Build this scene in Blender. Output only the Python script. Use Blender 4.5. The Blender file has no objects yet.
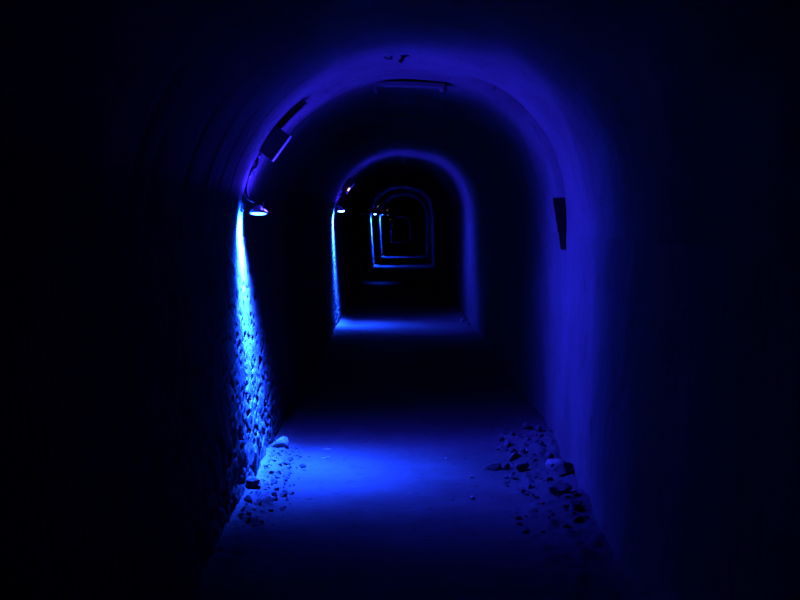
import bpy, bmesh, math, random
import numpy as np
from mathutils import Vector, Matrix, noise

random.seed(7)
scene = bpy.context.scene
COL = scene.collection

# ------------------------------------------------------------------ camera
cam_d = bpy.data.cameras.new('camera')
cam = bpy.data.objects.new('camera', cam_d)
COL.objects.link(cam)
cam_d.sensor_width = 36.0
cam_d.lens = 36.0
cam_d.clip_start = 0.05
cam_d.clip_end = 300
cam.location = (0, 0, 1.6)
cam.rotation_euler = (math.pi/2 - math.atan(82/800), 0, -math.atan(5/800))
scene.camera = cam

# ------------------------------------------------------------------ world and exposure
w = bpy.data.worlds.new('tunnel_darkness')
w.use_nodes = True
w.node_tree.nodes['Background'].inputs[0].default_value = (0, 0, 0, 1)
w.node_tree.nodes['Background'].inputs[1].default_value = 0
scene.world = w
scene.view_settings.view_transform = 'Standard'
scene.view_settings.look = 'None'
scene.view_settings.gamma = 1
scene.view_settings.exposure = 0
scene.view_settings.use_curve_mapping = False

CORE_RGB = (0.0045, 0.058, 1.0)
FAN_RGB = (0.014, 0.024, 1.0)
UPLIGHT_RGB = (0.030, 0.016, 1.0)
CORE = 11800.0        # strength of the narrow downward beam
WING = 800.0         # strength of the wide fan thrown across the tunnel
SIGMA = 0.25        # half width of the beam along the tunnel (as a sine)
TILT = -0.055
HOT = 4.0           # how much stronger the beam is on its wall side
UPLIGHT = 720.0     # light added above the closed housing to brighten the vault

# where the lamps are: depth, x, height, power, wing share
LAMPS = [
    (5.1, -0.862, 1.628, 1.0, 1.0),
    (12.0, -0.80, 1.70, 0.6, 1.0),
    (19.5, -0.80, 1.69, 0.05, 0.0),
    (26.4, -0.655, 1.72, 0.5, 0.15),
    (33.5, -0.50, 1.73, 0.38, 0.12),
    (41.0, -0.36, 1.74, 0.0, 0.0),
    (76.0, -0.25, 0.86, 0.25, 0.3),
]

def lamp_light_data():
    """One light data block per lamp strength: a fan of light across the tunnel, brightest straight down."""
    cache = {}
    def get(power, wing, upper=False):
        k = (power, wing, upper)
        if k in cache:
            return cache[k]
        L = bpy.data.lights.new('lamp_beam', 'POINT')
        L.shadow_soft_size = 0.030 if upper else 0.035  # upper: the added light for the vault
        L.energy = 1.0
        L.color = (1, 1, 1)
        L.use_nodes = True
        nt = L.node_tree
        nt.nodes.clear()
        out = nt.nodes.new('ShaderNodeOutputLight')
        em = nt.nodes.new('ShaderNodeEmission')
        em2 = nt.nodes.new('ShaderNodeEmission')
        em.inputs[0].default_value = (*(UPLIGHT_RGB if upper else CORE_RGB), 1)
        em2.inputs[0].default_value = (*FAN_RGB, 1)
        geo = nt.nodes.new('ShaderNodeNewGeometry')
        sep = nt.nodes.new('ShaderNodeSeparateXYZ')
        nt.links.new(geo.outputs['Incoming'], sep.inputs[0])
        def M(op, a, b=None, c=None):
            n = nt.nodes.new('ShaderNodeMath'); n.operation = op
            for i, v in enumerate((a, b, c)):
                if v is None: continue
                if isinstance(v, (int, float)): n.inputs[i].default_value = v
                else: nt.links.new(v, n.inputs[i])
            return n.outputs[0]
        # Incoming points from the light to what it lights
        sx, sy, sz = sep.outputs[0], sep.outputs[1], sep.outputs[2]
        dy = M('SUBTRACT', sy, TILT)                              # sharper on the far side
        y = M('ADD', M('DIVIDE', M('MAXIMUM', dy, 0.0), SIGMA*0.85), M('DIVIDE', M('MINIMUM', dy, 0.0), SIGMA))
        th0 = M('ARCTAN2', sx, M('MULTIPLY', sz, -1.0))
        spr = nt.nodes.new('ShaderNodeMapRange'); spr.interpolation_type = 'SMOOTHSTEP'   # spreads wider on its wall side
        spr.inputs[1].default_value = 0.12; spr.inputs[2].default_value = -0.10
        spr.inputs[3].default_value = 1.0; spr.inputs[4].default_value = 0.86
        nt.links.new(th0, spr.inputs[0])
        y = M('ABSOLUTE', M('MULTIPLY', y, spr.outputs[0]))
        sheet = M('EXPONENT', M('MULTIPLY', M('POWER', y, 2.1), -1.0))
        y2 = M('ABSOLUTE', M('DIVIDE', M('SUBTRACT', sy, TILT if not upper else 0.0), 0.46 if upper else 0.39))
        th_up = M('ARCTAN2', sx, sz)                                 # 0 straight up
        if upper:                                                        # wider where it leaves along the near wall
            wide = nt.nodes.new('ShaderNodeMapRange')
            wide.inputs[1].default_value = 0.1; wide.inputs[2].default_value = 0.9
            wide.inputs[3].default_value = 0.50; wide.inputs[4].default_value = 1.0
            nt.links.new(th_up, wide.inputs[0])
            y2 = M('MULTIPLY', y2, wide.outputs[0])
        halo = M('EXPONENT', M('MULTIPLY', M('POWER', y2, 3.4), -1.0))
        th = M('ARCTAN2', sx, M('MULTIPLY', sz, -1.0))            # 0 straight down, + towards the far wall
        narrow = wing == 0
        t0 = M('SUBTRACT', th, 0.26 if narrow else 0.0)
        t1 = M('DIVIDE', t0, 0.14) if narrow else M('ADD', M('DIVIDE', M('MAXIMUM', t0, 0.0), 0.45), M('DIVIDE', M('MINIMUM', t0, 0.0), 1.0))
        core = M('EXPONENT', M('MULTIPLY', M('MULTIPLY', t1, t1), -1.0))
        # fan: on between -20 and 95 degrees, with soft ends
        up = nt.nodes.new('ShaderNodeMapRange'); up.interpolation_type = 'SMOOTHSTEP'
        up.inputs[1].default_value = 1.9; up.inputs[2].default_value = 1.3
        up.inputs[3].default_value = 0.0; up.inputs[4].default_value = 1.0
        nt.links.new(th, up.inputs[0])
        lo = nt.nodes.new('ShaderNodeMapRange'); lo.interpolation_type = 'SMOOTHSTEP'
        lo.inputs[1].default_value = -1.2; lo.inputs[2].default_value = -0.2
        nt.links.new(th, lo.inputs[0])
        fan = M('MULTIPLY', up.outputs[0], lo.outputs[0])
        a = M('MULTIPLY', M('MULTIPLY', core, sheet), CORE*power)
        b = M('MULTIPLY', M('MULTIPLY', fan, halo), WING*power*wing)
        if upper:
            # strongest towards the far haunch, little straight up; nothing below the horizontal
            g = nt.nodes.new('ShaderNodeValToRGB'); g.color_ramp.interpolation = 'EASE'
            el = g.color_ramp.elements
            el[0].position = .02; el[0].color = (0, 0, 0, 1)
            el[1].position = .30; el[1].color = (.07, .07, .07, 1)
            for pp, cc in ((.50, .10), (.70, .45), (.86, 1.0), (.97, 1.0), (1.0, .9)):
                e = el.new(pp); e.color = (cc, cc, cc, 1)
            nt.links.new(M('ADD', M('DIVIDE', th_up, math.pi), .5), g.inputs[0])
            a = M('MULTIPLY', M('MULTIPLY', g.outputs[0], halo), UPLIGHT*power*wing)
            b = 0.0
        if not upper and not narrow:                              # hottest on the side of the wall it is fixed to
            hot = nt.nodes.new('ShaderNodeMapRange'); hot.interpolation_type = 'SMOOTHSTEP'
            hot.inputs[1].default_value = 0.12; hot.inputs[2].default_value = -0.12
            hot.inputs[3].default_value = 1.0; hot.inputs[4].default_value = HOT
            nt.links.new(th, hot.inputs[0])
            a = M('MULTIPLY', a, hot.outputs[0])
            b = M('MULTIPLY', b, M('POWER', hot.outputs[0], 1.15))
        ad = nt.nodes.new('ShaderNodeAddShader')
        nt.links.new(a, em.inputs[1])
        if b: nt.links.new(b, em2.inputs[1])
        else: em2.inputs[1].default_value = 0.0
        nt.links.new(em.outputs[0], ad.inputs[0]); nt.links.new(em2.outputs[0], ad.inputs[1])
        nt.links.new(ad.outputs[0], out.inputs[0])
        cache[k] = L
        return L
    return get
get_beam = lamp_light_data()

# ------------------------------------------------------------------ helpers
def link(name, me, mat=None, parent=None, loc=(0, 0, 0)):
    o = bpy.data.objects.new(name, me)
    COL.objects.link(o)
    o.location = loc
    if parent: o.parent = parent
    if mat and me: me.materials.append(mat)
    return o

def tag(o, label=None, cat=None, group=None, kind=None):
    if label: o['label'] = label
    if cat: o['category'] = cat
    if group: o['group'] = group
    if kind: o['kind'] = kind
    return o

def empty(name, loc, rot=(0, 0, 0)):
    o = bpy.data.objects.new(name, None)
    COL.objects.link(o)
    o.location = loc; o.rotation_euler = rot
    o.empty_display_size = 0.05
    return o

def bm_mesh(bm, name, smooth=False):
    bmesh.ops.recalc_face_normals(bm, faces=bm.faces)
    me = bpy.data.meshes.new(name)
    bm.to_mesh(me); bm.free()
    if smooth:
        for p in me.polygons: p.use_smooth = True
    return me

def box_bm(sx, sy, sz, c=(0, 0, 0), bevel=0.0, bm=None):
    bm = bm or bmesh.new()
    r = bmesh.ops.create_cube(bm, size=1, matrix=Matrix.Translation(c) @ Matrix.Diagonal((sx, sy, sz, 1)))
    if bevel:
        es = list({e for v in r['verts'] for e in v.link_edges})
        bmesh.ops.bevel(bm, geom=es, offset=bevel, segments=2, affect='EDGES')
    return bm

def lathe_bm(profile, n=28, mat=Matrix.Identity(4), bm=None):
    """profile: (r, z) pairs; turned about z."""
    bm = bm or bmesh.new()
    rings = []
    for r, z in profile:
        if r < 1e-6:
            rings.append([bm.verts.new(mat @ Vector((0, 0, z)))])
        else:
            rings.append([bm.verts.new(mat @ Vector((r*math.cos(2*math.pi*i/n), r*math.sin(2*math.pi*i/n), z))) for i in range(n)])
    for a, b in zip(rings, rings[1:]):
        for i in range(n):
            j = (i+1) % n
            if len(a) == 1: bm.faces.new((a[0], b[i], b[j]))
            elif len(b) == 1: bm.faces.new((a[i], a[j], b[0]))
            else: bm.faces.new((a[i], a[j], b[j], b[i]))
    return bm

def tube_bm(pts, r, n=10, bm=None):
    """pts: list of points; r: a radius or one per point."""
    bm = bm or bmesh.new()
    pts = [Vector(p) for p in pts]
    rs = r if isinstance(r, (list, tuple)) else [r]*len(pts)
    prev = None; ref = Vector((0, 1, 0.01))
    for i, p in enumerate(pts):
        t = (pts[min(i+1, len(pts)-1)] - pts[max(i-1, 0)]).normalized()
        a = t.cross(ref).normalized(); b = t.cross(a)
        ring = [bm.verts.new(p + rs[i]*(a*math.cos(2*math.pi*k/n) + b*math.sin(2*math.pi*k/n))) for k in range(n)]
        if prev:
            for k in range(n):
                bm.faces.new((prev[k], prev[(k+1) % n], ring[(k+1) % n], ring[k]))
        else: bm.faces.new(ring[::-1])
        prev = ring
    bm.faces.new(prev)
    return bm

def smooth_path(pts, sub=6):
    pts = [Vector(p) for p in pts]
    out = []
    for i in range(len(pts)-1):
        p0 = pts[max(i-1, 0)]; p1 = pts[i]; p2 = pts[i+1]; p3 = pts[min(i+2, len(pts)-1)]
        for k in range(sub):
            t = k/sub
            out.append(0.5*((2*p1) + (p2-p0)*t + (2*p0-5*p1+4*p2-p3)*t*t + (3*p1-p0-3*p2+p3)*t**3))
    out.append(pts[-1])
    return out

# ------------------------------------------------------------------ materials
def new_mat(name):
    m = bpy.data.materials.new(name); m.use_nodes = True
    nt = m.node_tree
    return m, nt, nt.nodes['Principled BSDF']

def masonry(name, base, dark, rough=0.9, scale=(1, 1, 1), bump=0.02, seed=0.0, fine=1.0):
    m, nt, p = new_mat(name)
    N = nt.nodes.new; Lk = nt.links.new
    tc = N('ShaderNodeTexCoord'); mp = N('ShaderNodeMapping')
    mp.inputs['Scale'].default_value = scale
    mp.inputs['Location'].default_value = (seed, seed*1.7, seed*.3)
    Lk(tc.outputs['Object'], mp.inputs[0])
    n1 = N('ShaderNodeTexNoise'); n1.inputs['Scale'].default_value = 2.2; n1.inputs['Detail'].default_value = 6; n1.inputs['Roughness'].default_value = .6
    n2 = N('ShaderNodeTexNoise'); n2.inputs['Scale'].default_value = 26; n2.inputs['Detail'].default_value = 5; n2.inputs['Roughness'].default_value = .65
    n3 = N('ShaderNodeTexVoronoi'); n3.inputs['Scale'].default_value = 34; n3.feature = 'F1'
    for n in (n1, n2, n3): Lk(mp.outputs[0], n.inputs['Vector'])
    rp = N('ShaderNodeValToRGB')
    rp.color_ramp.elements[0].position = .33; rp.color_ramp.elements[0].color = (*dark, 1)
    rp.color_ramp.elements[1].position = .62; rp.color_ramp.elements[1].color = (*base, 1)
    Lk(n1.outputs[0], rp.inputs[0])
    # flakes and pits where the surface has come away
    pit = N('ShaderNodeValToRGB')
    pit.color_ramp.elements[0].position = .31; pit.color_ramp.elements[0].color = (.35, .34, .33, 1)
    pit.color_ramp.elements[1].position = .40; pit.color_ramp.elements[1].color = (1, 1, 1, 1)
    Lk(n2.outputs[0], pit.inputs[0])
    mx = N('ShaderNodeMixRGB'); mx.blend_type = 'MULTIPLY'; mx.inputs[0].default_value = .8
    Lk(rp.outputs[0], mx.inputs[1]); Lk(pit.outputs[0], mx.inputs[2])
    Lk(mx.outputs[0], p.inputs['Base Color'])
    p.inputs['Roughness'].default_value = rough
    p.inputs['Specular IOR Level'].default_value = .02
    ad = N('ShaderNodeMath'); ad.operation = 'ADD'
    mu = N('ShaderNodeMath'); mu.operation = 'MULTIPLY'; mu.inputs[1].default_value = .5*fine
    Lk(n3.outputs[0], mu.inputs[0]); Lk(mu.outputs[0], ad.inputs[1]); Lk(n2.outputs[0], ad.inputs[0])
    b = N('ShaderNodeBump'); b.inputs['Strength'].default_value = .8; b.inputs['Distance'].default_value = bump
    Lk(ad.outputs[0], b.inputs['Height']); Lk(b.outputs[0], p.inputs['Normal'])
    return m

M_LEFT = masonry('flaking_limewash_stone', (.066, .058, .061), (.037, .033, .035), scale=(1, 1, .45), bump=.012, seed=3)
M_RIGHT = masonry('limewashed_plaster', (.063, .055, .059), (.040, .035, .037), scale=(1, 1, .35), bump=.008, seed=11, fine=.3)
M_VAULT = masonry('limewashed_vault', (.063, .055, .059), (.040, .035, .037), scale=(1, 1, 1), bump=.008, seed=21, fine=.3)
M_FLOOR = masonry('packed_dirt', (.045, .040, .041), (.029, .025, .026), rough=.82, scale=(.5, 1, 1), bump=.010, seed=5, fine=.6)
M_ROCK = masonry('broken_limestone', (.072, .063, .066), (.039, .035, .036), rough=.85, scale=(1, 1, 1), bump=.006, seed=1)
M_PALE = masonry('pale_limestone', (.16, .155, .15), (.12, .118, .115), rough=.7, bump=.004, seed=9)

def plain(name, c, rough=.5, metal=0.0, wear=.15):
    m, nt, p = new_mat(name)
    n = nt.nodes.new('ShaderNodeTexNoise'); n.inputs['Scale'].default_value = 40; n.inputs['Detail'].default_value = 4
    tc = nt.nodes.new('ShaderNodeTexCoord'); nt.links.new(tc.outputs['Object'], n.inputs['Vector'])
    rp = nt.nodes.new('ShaderNodeValToRGB')
    rp.color_ramp.elements[0].color = tuple(v*(1-wear) for v in c) + (1,)
    rp.color_ramp.elements[1].color = tuple(min(1, v*(1+wear)) for v in c) + (1,)
    nt.links.new(n.outputs[0], rp.inputs[0]); nt.links.new(rp.outputs[0], p.inputs['Base Color'])
    p.inputs['Roughness'].default_value = rough; p.inputs['Metallic'].default_value = metal
    return m

M_METAL = plain('painted_metal', (.30, .30, .30), .35, .6)
M_STEEL = plain('bare_steel', (.55, .55, .55), .25, 1.0)
M_BOX = plain('grey_plastic', (.10, .10, .10), .45)
M_RIM = plain('pale_cover_rim', (.17, .17, .17), .5)
M_CABLE = plain('black_rubber', (.012, .012, .012), .6)
M_RUST = plain('rusted_iron', (.034, .030, .029), .8, .1, .3)
M_VOID = plain('recess_shade', (.003, .003, .003), 1.0)  # near-black colour that puts the shade of the recess into its faces
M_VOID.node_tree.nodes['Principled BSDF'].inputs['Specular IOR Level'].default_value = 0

def glow(name, c, s):
    m, nt, p = new_mat(name)
    p.inputs['Base Color'].default_value = (.6, .6, .6, 1)
    p.inputs['Emission Color'].default_value = (*c, 1)
    p.inputs['Emission Strength'].default_value = s
    n = nt.nodes.new('ShaderNodeTexNoise'); n.inputs['Scale'].default_value = 20
    nt.links.new(n.outputs[0], p.inputs['Roughness'])
    return m
M_LENS = glow('lit_blue_lens', (.10, .38, 1.0), 7.0)
M_LENS_FAR = glow('bright_blue_lens', (.22, .50, 1.0), 22.0)
M_LENS_DIM = glow('faint_blue_lens', (.22, .14, 1.0), .55)
M_LENS_WEAK = glow('weak_blue_lens', (.04, .03, .3), .08)
M_WARM = glow('warm_glow', (1.0, .80, .50), 1.3)
M_WARM_DIM = glow('faint_warm_glow', (1.0, .72, .60), .22)

# ------------------------------------------------------------------ tunnel shape
# depth, left base x, left spring x, right base x, right spring x, floor, spring height, crown
SEC = np.array([
    [-4.0, -0.95, -1.02, 0.98, 1.04, 0.00, 1.50, 2.55],
    [0.0,  -0.93, -1.00, 0.98, 1.05, 0.00, 1.50, 2.55],
    [3.6,  -0.865, -0.985, 1.02, 1.08, 0.00, 1.50, 2.55],
    [5.1,  -0.87, -0.982, 1.10, 1.12, 0.00, 1.50, 2.545],
    [7.0,  -0.86, -0.965, 1.17, 1.13, 0.00, 1.50, 2.55],
    [12.0, -0.862, -0.925, 1.14, 1.105, 0.00, 1.52, 2.555],
    [19.5, -0.80, -0.90, 1.16, 1.13, 0.03, 1.55, 2.58],
    [26.4, -0.694, -0.786, 1.27, 1.215, 0.02, 1.60, 2.60],
    [33.5, -0.544, -0.623, 1.34, 1.33, -0.02, 1.58, 2.56],
    [45.0, -0.42, -0.50, 1.42, 1.42, -0.15, 1.42, 2.44],
    [76.0, -0.378, -0.400, 1.50, 1.45, -0.70, 0.72, 1.70],
    [92.0, -0.30, -0.33, 1.50, 1.50, -0.98, 0.45, 1.45],
])
def pchip(xs, ys, x):
    """monotone cubic interpolation"""
    h = np.diff(xs); d = np.diff(ys)/h
    m = np.zeros_like(ys)
    for i in range(1, len(xs)-1):
        if d[i-1]*d[i] > 0:
            w1 = 2*h[i]+h[i-1]; w2 = h[i]+2*h[i-1]
            m[i] = (w1+w2)/(w1/d[i-1]+w2/d[i])
    m[0] = d[0]; m[-1] = d[-1]
    i = np.clip(np.searchsorted(xs, x)-1, 0, len(xs)-2)
    t = (x-xs[i])/h[i]
    return ((1+2*t)*(1-t)**2*ys[i] + t*(1-t)**2*h[i]*m[i] + t*t*(3-2*t)*ys[i+1] + t*t*(t-1)*h[i]*m[i+1])
def sec(y):
    y = np.asarray(y, float)
    return [pchip(SEC[:, 0], SEC[:, k], y) for k in range(1, 8)]

def stations(ranges):
    out = []
    for a, b, s in ranges:
        n = max(1, round((b-a)/s))
        out += [a + (b-a)*i/n for i in range(n)]
    out.append(ranges[-1][1])
    return np.array(out)
YS = stations([(-4, 2.6, .12), (2.6, 3.6, .04), (3.6, 6.8, .016), (6.8, 10.8, .08), (10.8, 13.2, .035), (13.2, 34.5, .12), (34.5, 92, .5)])

def fbm(p, o=4, H=.9): return noise.fractal(p, H, 2.0, o)

def smoothstep(a, b, x):
    t = min(1, max(0, (x-a)/(b-a)))
    return t*t*(3-2*t)

def left_relief(y, z):
    """how far the left wall stands out from its plane (m, + into the tunnel)"""
    fine = 1 if y < 14 else .6
    big = .010*noise.noise(Vector((3.1, y*1.1, z*1.2)))
    low = smoothstep(.95, .1, z)
    # stones showing through where the plaster has fallen
    c = noise.voronoi(Vector((.3, y*4.2+.25*noise.noise(Vector((1, y*5, z*5))), z*4.6)))[0]
    stone = (.5-min(c[0], .5))*.016*low + .008*smoothstep(0, .08, c[1]-c[0])*low
    # ragged edge of the surviving plaster coat, nearer than the lamp
    edge = 4.78 + .22*noise.noise(Vector((9, y*.3, z*2.3))) + .10*noise.noise(Vector((4, 0, z*9))) - .22*smoothstep(.8, .2, z)
    coat = .011*smoothstep(edge+.03, edge-.03, y)*smoothstep(1.9, 1.2, z)*(.4+.6*smoothstep(.15, .55, z))
    rough = (.004+.008*low)*fbm(Vector((7.7, y*9, z*5)), 4)*fine
    pits = noise.noise(Vector((5.5, y*17, z*29))) + .35*noise.noise(Vector((8.5, y*30, z*45)))
    pit = -.012*smoothstep(.33, .46, pits)*(.45+.55*smoothstep(1.5, .7, z))
    return big + stone + coat + rough*.8 + pit

def right_relief(y, z):
    big = .025*noise.noise(Vector((13.1, y*.9, z*.9)))
    rough = .006*fbm(Vector((17.7, y*6, z*4)), 4)
    low = smoothstep(.9, .0, z)
    flake = .010*smoothstep(-.05, .05, noise.noise(Vector((23, y*2.4, z*1.6)))-.12)
    return big + rough*(1+low) + flake

# opening of the recess in the right wall: corners in (depth, height)
def in_niche(y, z):
    if not (1.395 < z < 1.735): return False
    t = (1.735-z)/.34
    return 5.23 < y < 5.62 - .25*t**1.2 + .012*noise.noise(Vector((2, 2, z*22)))

def grid_mesh(name, P):
    nv, nu = P.shape[:2]
    me = bpy.data.meshes.new(name)
    idx = np.arange(nv*nu).reshape(nv, nu)
    q = np.stack([idx[:-1, :-1], idx[1:, :-1], idx[1:, 1:], idx[:-1, 1:]], -1).reshape(-1, 4)
    me.vertices.add(nv*nu); me.vertices.foreach_set('co', P.reshape(-1).astype(np.float32))
    me.loops.add(q.size); me.loops.foreach_set('vertex_index', q.reshape(-1).astype(np.int32))
    me.polygons.add(len(q)); me.polygons.foreach_set('loop_start', np.arange(0, q.size, 4, dtype=np.int32))
    me.polygons.foreach_set('use_smooth', np.ones(len(q), dtype=bool))
    me.update(calc_edges=True); me.validate()
    return me

def structure(name, me, mat):
    return tag(link(name, me, mat), kind='structure')

LB, LS, RB, RS, FZ, SZ, CR = sec(YS)

def wall(side):
    nu = 150 if side < 0 else 100
    P = np.zeros((len(YS), nu+1, 3))
    for i, y in enumerate(YS):
        b, s = (LB[i], LS[i]) if side < 0 else (RB[i], RS[i])
        for j in range(nu+1):
            t = j/nu
            z = FZ[i]-.06 + (SZ[i]-FZ[i]+.06)*t
            zr = z-FZ[i]
            x = b + (s-b)*max(0, min(1, zr/1.5))
            fade = smoothstep(1.0, .93, t) if side < 0 else 1
            d = (left_relief if side < 0 else right_relief)(y, zr)
            x += -side*d
            if side > 0 and in_niche(y, z): x += .30; HOLE.add((i, j))
            P[i, j] = (x, y, z)
    return P
# the side walls run up to the springing; the vault starts from their last row
HOLE, VHOLE = set(), set()
PL = wall(-1); PR = wall(1)

def x_left(ca): return ca < 0
def vault():
    nu = 150
    P = np.zeros((len(YS), nu+1, 3))
    for i, y in enumerate(YS):
        L = PL[i, -1]; R = PR[i, -1]
        cx = (L[0]+R[0])/2; a = (R[0]-L[0])/2; h = CR[i]-SZ[i]
        for j in range(nu+1):
            th = math.pi*(1-j/nu)
            ca, sa = math.cos(th), math.sin(th)
            e = 2/2.0 if x_left(ca) else 2/(2.0+.42*smoothstep(0, .5, ca))
            x = cx + a*math.copysign(abs(ca)**e, ca); z = SZ[i] + h*sa**e
            zr = z-FZ[i]
            m = smoothstep(0, .25, sa)
            dl = left_relief(y, zr); dr = right_relief(y, zr)
            side = dl if x < cx else dr
            edge = left_relief(y, SZ[i]-FZ[i]) if x < cx else right_relief(y, SZ[i]-FZ[i])
            v = .012*noise.noise(Vector((x*1.6+40, y*1.2, z*1.6))) + .004*fbm(Vector((x*5+50, y*5, z*5)), 4) \
                + .004*smoothstep(-.06, .06, noise.noise(Vector((x*2.2+60, y*2.2, z*2.2)))-.1)
            d = m*v*(1 - .75*smoothstep(.1, .6, -ca))
            x2 = x - d*ca*1.0; z2 = z - d*sa
            if side is not None and x > cx and in_niche(y, z): x2 += .30; VHOLE.add((i, j))
            P[i, j] = (x2, y, z2)
        P[i, 0] = L; P[i, -1] = R
        for q in (1, 2, 3, 4):                       # ease the wall's relief into the vault
            P[i, q, 0] += (L[0]-LS[i])*(1-q/5)
    return P
# the recess straddles the springing, so it is cut in both meshes
PV = vault()
structure('wall_left', grid_mesh('wall_left', PL), M_LEFT)
def shade_hole(me, hole, nv, nu):  # gives the faces of the recess their painted shade
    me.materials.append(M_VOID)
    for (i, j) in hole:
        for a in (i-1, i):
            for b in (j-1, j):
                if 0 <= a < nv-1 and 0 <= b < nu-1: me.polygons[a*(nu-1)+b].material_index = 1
me_r = grid_mesh('wall_right', PR)
me_v = grid_mesh('ceiling', PV)
structure('wall_right', me_r, M_RIGHT)
structure('ceiling', me_v, M_VAULT)
shade_hole(me_r, HOLE, *PR.shape[:2])
shade_hole(me_v, VHOLE, *PV.shape[:2])

def floor_h(x, y, i=None):
    lb, ls, rb, rs, fz, sz, cr = [float(v) for v in sec(y)]
    h = fz + .014*noise.noise(Vector((x*1.3, y*.9, 5))) + .005*fbm(Vector((x*4, y*6, 8)), 4)
    h += .05*smoothstep(lb+.26, lb-.02, x)*(.6+.6*noise.noise(Vector((2, y*2.2, 1))))
    k = smoothstep(3.2, 4.2, y)*smoothstep(6.6, 5.6, y)
    h += (.05+.06*k)*smoothstep(rb-.42, rb+.05, x)*(.7+.5*noise.noise(Vector((7, y*2.5, 1))))
    # clods and grit in the debris along both walls
    g = smoothstep(lb+.30, lb+.12, x)*smoothstep(5.7, 5.4, y) + smoothstep(rb-.50, rb-.22, x)*smoothstep(6.4, 5.7, y)
    if g > 0 and y > 3:
        c = noise.noise(Vector((x*13, y*11, 2))) + .6*noise.noise(Vector((x*27, y*24, 4)))
        h += g*(.030*max(0, c) + .008*abs(c))
    return h

def floor():
    nu = 160
    P = np.zeros((len(YS), nu+1, 3))
    for i, y in enumerate(YS):
        a, b = LB[i]-.10, RB[i]+.10
        for j in range(nu+1):
            x = a + (b-a)*j/nu
            P[i, j] = (x, y, floor_h(x, y))
    return P
structure('floor', grid_mesh('floor', floor()[:, ::-1]), M_FLOOR)

def end_wall(name, y):
    lb, ls, rb, rs, fz, sz, cr = [float(v) for v in sec(y)]
    bm = box_bm(2.6, .2, 3.0, ((lb+rb)/2, y, (fz+cr)/2))
    structure(name, bm_mesh(bm, name), M_VAULT)
end_wall('wall_back', -3.9)
end_wall('wall_far', 91.9)

# ------------------------------------------------------------------ lamps
def make_lamp(y, x, z, power, wing, lens_mat, label):
    """a round lamp held off the left wall on a U bracket, lens down"""
    wallx = float(sec(y)[1]) + .012
    root = empty('wall_lamp', (x, y, z))
    tag(root, label, 'lamp', 'blue wall lamps along the left wall')
    tilt = Matrix.Rotation(math.radians(-11), 4, 'X')
    head = lathe_bm([(0, .052), (.022, .052), (.030, .045), (.033, .030), (.050, .020), (.056, .012), (.058, .002), (.056, -.002), (.050, -.002), (.050, .003), (0, .003)], 32, tilt)
    hs = link('lamp_housing', bm_mesh(head, 'lamp_housing', True), M_METAL, root)
    lens = lathe_bm([(0, -.006), (.025, -.005), (.044, -.002), (.0495, .0025), (0, .0028)], 32, tilt)
    link('lamp_lens', bm_mesh(lens, 'lamp_lens', True), lens_mat, root)
    dx = wallx - x
    bk = box_bm(.006, .050, .060, (dx+.006, 0, .038), .001)           # plate on the wall
    box_bm(-dx+.02, .006, .014, (dx/2+.01, .026, .062), .001, bk)      # arm
    box_bm(-dx+.02, .006, .014, (dx/2+.01, -.026, .062), .001, bk)
    box_bm(.004, .052, .040, (.030, 0, .050), .001, bk)
    link('bracket', bm_mesh(bk, 'bracket'), M_STEEL, root)
    nub = lathe_bm([(0, .070), (.010, .070), (.012, .062), (.012, .050), (0, .050)], 16)
    link('cable_gland', bm_mesh(nub, 'cable_gland', True), M_CABLE, hs)
    if power > 0:
        lo = bpy.data.objects.new('lamp_beam', get_beam(power, wing))
        COL.objects.link(lo); lo.parent = root
        lo.location = (0, -.004, -.042)
        if wing > 0:
            lu = bpy.data.objects.new('added_uplight', get_beam(power, wing, True))  # extra light outside the housing, added to light the vault
            COL.objects.link(lu); lu.parent = root
            lu.location = (.045, 0, .082)
    return root

lamp_labels = [
    'nearest round blue lamp, its lit lens above the widest bright streak down the left wall',
    'second blue lamp along the left wall, at the foot of the first distant lit arch',
    'barely visible dark lamp between the second and third lit arches on the left',
    'small bright blue lamp dot at the left of the third lit arch outline',
    'small blue lamp above the left streak of the fourth and smaller lit arch outline',
    'faint violet lamp dot deep inside the smallest arch outlines',
    'most distant faint violet lamp, low above the tiny far floor glow',
]
lens_mats = [M_LENS, M_LENS_FAR, M_LENS_WEAK, M_LENS_FAR, M_LENS_WEAK, M_LENS_DIM, M_LENS_DIM]
for i, (y, x, z, p_, wg) in enumerate(LAMPS):
    make_lamp(y, x, z, p_, wg, lens_mats[i], lamp_labels[i])

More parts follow.
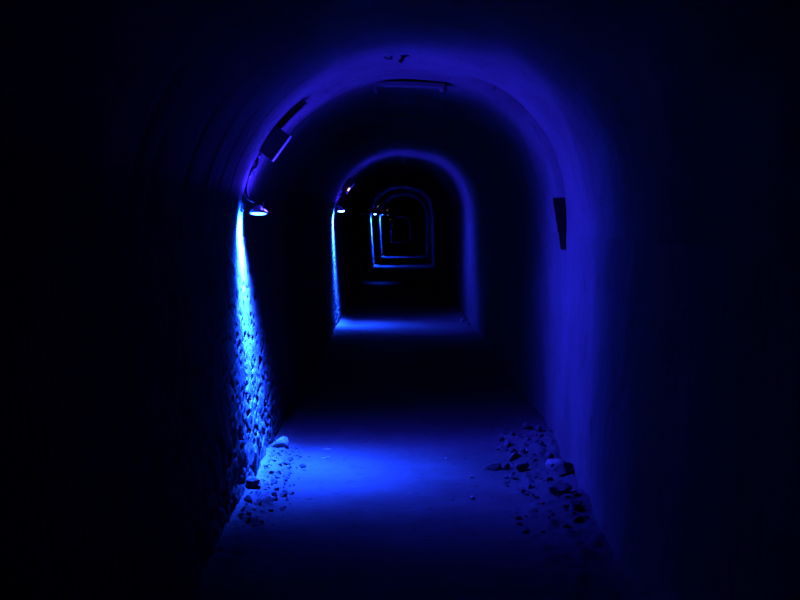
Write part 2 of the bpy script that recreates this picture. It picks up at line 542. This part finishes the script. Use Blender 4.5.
# ------------------------------------------------------------------ junction boxes with their cables
def make_box(y, x, z, ang, warm, label):
    """slab box fixed on the haunch of the vault; long side follows the vault"""
    root = empty('junction_box', (x, y, z), (0, -ang, 0))
    tag(root, label, 'electrical box', 'junction boxes on the left haunch of the vault')
    # local x runs along the vault (up and right), local z points out of the vault's surface to upper left
    b = box_bm(.186, .07, .118, (0, 0, .004), .005)
    bd = link('box_body', bm_mesh(b, 'box_body'), M_BOX, root)
    c = box_bm(.194, .076, .006, (0, 0, -.058), .002)
    link('box_cover', bm_mesh(c, 'box_cover'), M_RIM, root)
    e = box_bm(.006, .076, .122, (-.096, 0, 0), .002)
    link('end_plate', bm_mesh(e, 'end_plate'), M_RIM, root)
    for sx in (-1, 1):
        t = lathe_bm([(0, .03), (.011, .03), (.014, .02), (.014, 0), (0, 0)], 14,
                     Matrix.Translation((sx*(.103 if sx < 0 else .093), 0, .03)) @ Matrix.Rotation(sx*math.pi/2, 4, 'Y'))
        link('cable_gland', bm_mesh(t, 'cable_gland', True), M_CABLE, bd)
    br = box_bm(.05, .03, .09, (0, 0, .10), .003)
    link('mounting_bracket', bm_mesh(br, 'mounting_bracket'), M_METAL, root)
    if warm:
        wl = box_bm(.056, .012, .022, (-.030, -.040, -.048), .004)  # small warm emissive block on the box front
        o = link('warm_spot', bm_mesh(wl, 'warm_spot'), warm, root)
        o['label'] = 'small warm white glowing spot'
    return root

def vault_pt(y, th, inset=0.0):
    """a point on the vault at angle th from the right springing, pulled in by inset"""
    lb, ls, rb, rs, fz, sz, cr = [float(v) for v in sec(y)]
    cx = (ls+rs)/2; a = (rs-ls)/2; h = cr-sz
    return Vector((cx+(a-inset)*math.cos(th), y, sz+(h-inset)*math.sin(th)))

make_box(5.1, -.757, 2.070, math.radians(53), None, 'slab shaped grey box with pale rim high on the left above the nearest lamp')
far_boxes = [
    (12.0, -.705, 2.075, M_WARM, 'box with a warm white glint on the left curve of the first distant arch'),
    (26.4, -.58, 2.03, M_WARM_DIM, 'box with a faint warm dot above the bright blue dot of the third lit arch'),
    (33.5, -.33, 1.98, M_WARM_DIM, 'box with a faint warm dot just inside the left of the fourth lit arch'),
    (55.0, -.32, 1.53, M_WARM_DIM, 'deepest box seen as a faint warm dot between the two violet lamp dots'),
]
for (y, x, z, wm, lab) in far_boxes:
    make_box(y, x, z, math.radians(53), wm, lab)

def cable(name, pts, r, label, group):
    p = smooth_path(pts)
    o = link(name, bm_mesh(tube_bm(p, r), name, True), M_CABLE)
    return tag(o, label, 'cable', group)

def lower_cable(y, lamp, box, label):
    lx, lz = lamp; bx, bz = box
    s = Vector((lx-.0, y, lz+.066))
    pts = [s, (lx-.035, y, lz+.078), (lx-.066, y-.005, lz+.10), (lx-.072, y-.008, lz+.17), (lx-.050, y-.01, lz+.25), (bx-.116, y-.008, bz-.150), (bx-.106, y, bz-.092)]
    return cable('power_cable', pts, .010, label, 'cables between lamps and boxes')
c1 = lower_cable(5.1, (-.862, 1.628), (-.757, 2.070), 'thick black cable from the nearest lamp up to the slab shaped grey box')
# taped splice on the first cable
sp = tube_bm(smooth_path([(-.918, 5.091, 1.850), (-.906, 5.088, 1.890), (-.893, 5.088, 1.925)], 4), [.010, .014, .017, .018, .019, .018, .016, .013, .010])
link('tape_splice', bm_mesh(sp, 'tape_splice', True), M_CABLE, c1)
lower_cable(12.0, (-.80, 1.70), (-.705, 2.075), 'black cable beside the warm glint on the first distant arch')

arc = [vault_pt(5.1, th, .02) for th in np.linspace(math.radians(139), math.radians(127), 5)]
cable('power_cable', [(-.702, 5.1, 2.190)] + arc, .011, 'black cable running up the vault from the top of the slab shaped grey box', None)

# ------------------------------------------------------------------ ironwork on the crown
def ceiling_bar():
    y = 5.62
    root = empty('iron_bar', (.105, y, 2.523))
    tag(root, 'dark iron bar with bent ends fixed flat across the crown of the vault', 'iron bar')
    n = 13
    bm = bmesh.new()
    rows = []
    for k in range(n):
        x = -.235 + .47*k/(n-1)
        z = -.006 - .012*(k/(n-1)) - .006*(x/.235)**2
        rows.append((x, z))
    for (x0, z0), (x1, z1) in zip(rows, rows[1:]):
        v = [bm.verts.new((x, yy, zz)) for x, zz0 in ((x0, z0), (x1, z1)) for yy in (-.05, .05) for zz in (zz0-.012, zz0+.012)]
        for f in ((0, 1, 3, 2), (4, 6, 7, 5), (0, 4, 5, 1), (2, 3, 7, 6), (0, 2, 6, 4), (1, 5, 7, 3)):
            bm.faces.new([v[i] for i in f])
    bmesh.ops.remove_doubles(bm, verts=bm.verts, dist=1e-5)
    link('flat_bar', bm_mesh(bm, 'flat_bar'), M_RUST, root)
    h = box_bm(.022, .040, .060, (-.238, 0, -.040), .004)
    link('bent_end', bm_mesh(h, 'bent_end'), M_RUST, root)
    k = lathe_bm([(0, -.030), (.022, -.028), (.026, -.012), (.024, .012), (0, .016)], 14, Matrix.Translation((.225, 0, -.03)))
    link('bolt_head', bm_mesh(k, 'bolt_head', True), M_RUST, root)
    for sx in (-.12, .12):
        s = tube_bm([(sx, 0, -.01), (sx, 0, .075)], .008)
        link('fixing_pin', bm_mesh(s, 'fixing_pin', True), M_RUST, root)
ceiling_bar()

def hook():
    root = empty('ceiling_hook', (.04, 4.80, 2.545))
    tag(root, 'small rusty hook in the crown above the dark iron bar', 'hook')
    pts = smooth_path([(.012, 0, .03), (.012, 0, -.005), (.005, 0, -.015), (.0, 0, -.028), (-.010, 0, -.036), (-.014, 0, -.026)], 5)
    link('hook_shank', bm_mesh(tube_bm(pts, .011), 'hook_shank', True), M_RUST, root)
    pl = box_bm(.055, .03, .008, (.016, 0, -.002), .002)
    link('plate', bm_mesh(pl, 'plate'), M_RUST, root)
hook()
st = tube_bm([(-.065, 4.80, 2.56), (-.06, 4.80, 2.53), (-.02, 4.80, 2.525), (-.018, 4.80, 2.56)], .006)
tag(link('iron_staple', bm_mesh(st, 'iron_staple', True), M_RUST), 'tiny iron staple in the crown just left of the rusty hook', 'staple')

# ------------------------------------------------------------------ stones
def rock_mesh(seed, flat=.6, sharp=1.0):
    rnd = random.Random(seed)
    bm = bmesh.new()
    bmesh.ops.create_icosphere(bm, subdivisions=2, radius=1)
    planes = []
    for _ in range(9):
        d = Vector((rnd.gauss(0, 1), rnd.gauss(0, 1), rnd.gauss(0, 1))).normalized()
        planes.append((d, rnd.uniform(.42, .80)))
    for v in bm.verts:
        p = v.co.copy()
        for d, k in planes:                       # cut flat faces
            s = p.dot(d)
            if s > k: p -= d*(s-k)*.95
        p *= 1 + .10*noise.noise(p*1.7+Vector((seed, 0, 0))) + .03*noise.noise(p*6+Vector((seed, 3, 0)))
        p.z *= flat
        v.co = p
    return bm_mesh(bm, 'stone')
ROCKS = [rock_mesh(s, f) for s, f in ((1, .7), (2, .8), (3, .6), (4, .95), (5, .75), (6, .6), (7, .85), (8, .7))]
for me in ROCKS: me.materials.append(M_ROCK)
PALE = [rock_mesh(s, f) for s, f in ((21, .8), (22, .75), (23, .4))]
for me in PALE: me.materials.append(M_PALE)

def stone(x, y, s, label, group=None, me=None, stretch=None, sink=.35, name='stone', rz=None):
    me = me or random.choice(ROCKS)
    o = bpy.data.objects.new(name, me)
    COL.objects.link(o)
    st_ = stretch or (random.uniform(.8, 1.35), random.uniform(.7, 1.1), random.uniform(.8, 1.1))
    o.scale = tuple(s*k for k in st_)
    o.rotation_euler = (random.uniform(-.35, .35), random.uniform(-.35, .35), random.uniform(0, 6.28) if rz is None else rz)
    h = max(v.co.z for v in me.vertices)*o.scale[2]
    o.location = (x, y, floor_h(x, y) + h*(1-sink*2)*.85)
    return tag(o, label, 'stone', group)

placed = []
def free(x, y, r):
    for a, b, c in placed:
        if (a-x)**2+(b-y)**2 < ((r+c)*.95)**2: return False
    placed.append((x, y, r)); return True

# the ones that can be told apart
special = [
    (-.80, 5.40, .062, 'pale lit stone at the far end of the left rubble beside the bright floor', PALE[0], (1.15, .8, 1.15)),
    (.80, 5.30, .030, 'low dark stone alone left of the far end of the right rubble', None, None),
    (.62, 4.98, .052, 'flat wide stone on the floor, left of the right rubble heap', ROCKS[2], (1.4, .8, 1.0)),
    (.71, 4.97, .034, 'small stone touching the right side of the flat wide stone', None, None),
    (1.02, 4.90, .062, 'brightest angular stone against the foot of the right wall', PALE[1], (1.2, .9, 1.5)),
    (.475, 4.80, .016, 'small pale pebble alone on the open floor, farther of two', PALE[0], None),
    (.435, 4.42, .017, 'small pale pebble alone on the open floor, nearer of two', PALE[0], None),
    (.34, 5.22, .012, 'tiny pale pebble on the dim floor beyond the two lone pebbles', PALE[1], None),
    (-.88, 4.55, .070, 'dark stone jutting from the left rubble below the wall streak', ROCKS[3], (1.3, .9, .7)),
    (-.47, 5.42, .024, 'farther of two thin glinting flakes on the lit floor', PALE[2], (1.7, .5, .35)),
    (-.47, 5.22, .026, 'nearer of two thin glinting flakes on the lit floor', PALE[2], (1.7, .5, .35)),
    (.98, 5.85, .050, 'stone against the right wall foot where the floor turns dark', None, None),
    (.93, 4.35, .075, 'big block in the near part of the right rubble', ROCKS[1], (1.2, .9, .8)),
    (1.02, 12.1, .050, 'small pale stone on the lit floor of the first distant arch', PALE[0], None),
]
for x, y, s, lab, me, stt in special:
    placed.append((x, y, s*1.45))
    stone(x, y, s, lab, None, me, stt, rz=0 if stt else None, sink=.2)

def scatter(n, zones, side, spread, smin, smax, power=2.2, sink=.3):
    """zones: (near depth, far depth, share, phrase); the biggest stone of each zone is named as such"""
    for (y0, y1, share, phrase) in zones:
        made = []
        k = tries = 0
        want = round(n*share)
        while k < want and tries < want*60:
            tries += 1
            y = random.uniform(y0, y1)
            lb, ls, rb, rs = [float(v) for v in sec(y)[:4]]
            d = spread*random.random()**power
            s = smin + (smax-smin)*random.random()**2.6
            s *= 1.15 - .6*d/spread
            x = (lb+.045+d) if side < 0 else (rb-.05-d)
            if not free(x, y, s*.9): continue
            made.append((s, stone(x, y, s, None, sink=sink)))
            k += 1
        made.sort(key=lambda q: -q[0])
        cut = smin + .30*(smax-smin)
        for r, (s, o) in enumerate(made):
            if r == 0: tag(o, 'largest loose stone ' + phrase, 'stone')
            elif s > cut: tag(o, 'fist sized broken stone ' + phrase, 'stone', 'broken stones ' + phrase)
            else: tag(o, 'small broken stone chip ' + phrase, 'stone', 'stone chips ' + phrase)

scatter(150, [(3.95, 4.45, .30, 'in the dark near end of the rubble by the left wall'),
              (4.45, 4.95, .37, 'in the blue lit middle of the rubble by the left wall'),
              (4.95, 5.45, .33, 'in the brightest far end of the rubble by the left wall')], -1, .25, .008, .034)
scatter(92, [(3.9, 4.5, .34, 'at the dark near end of the rubble by the right wall'),
              (4.5, 5.1, .36, 'in the middle of the rubble heap by the right wall'),
              (5.1, 5.75, .30, 'at the far end of the rubble by the right wall')], 1, .36, .012, .074, 1.3)
scatter(14, [(4.3, 5.4, 1, 'strewn on the floor left of the right rubble heap')], 1, .75, .008, .022, .6)
scatter(18, [(4.5, 5.4, 1, 'on the brightly lit open floor beside the left rubble')], -1, .62, .004, .010, .9)
scatter(10, [(11.3, 12.7, 1, 'at the right wall foot of the first distant arch')], 1, .30, .015, .045)
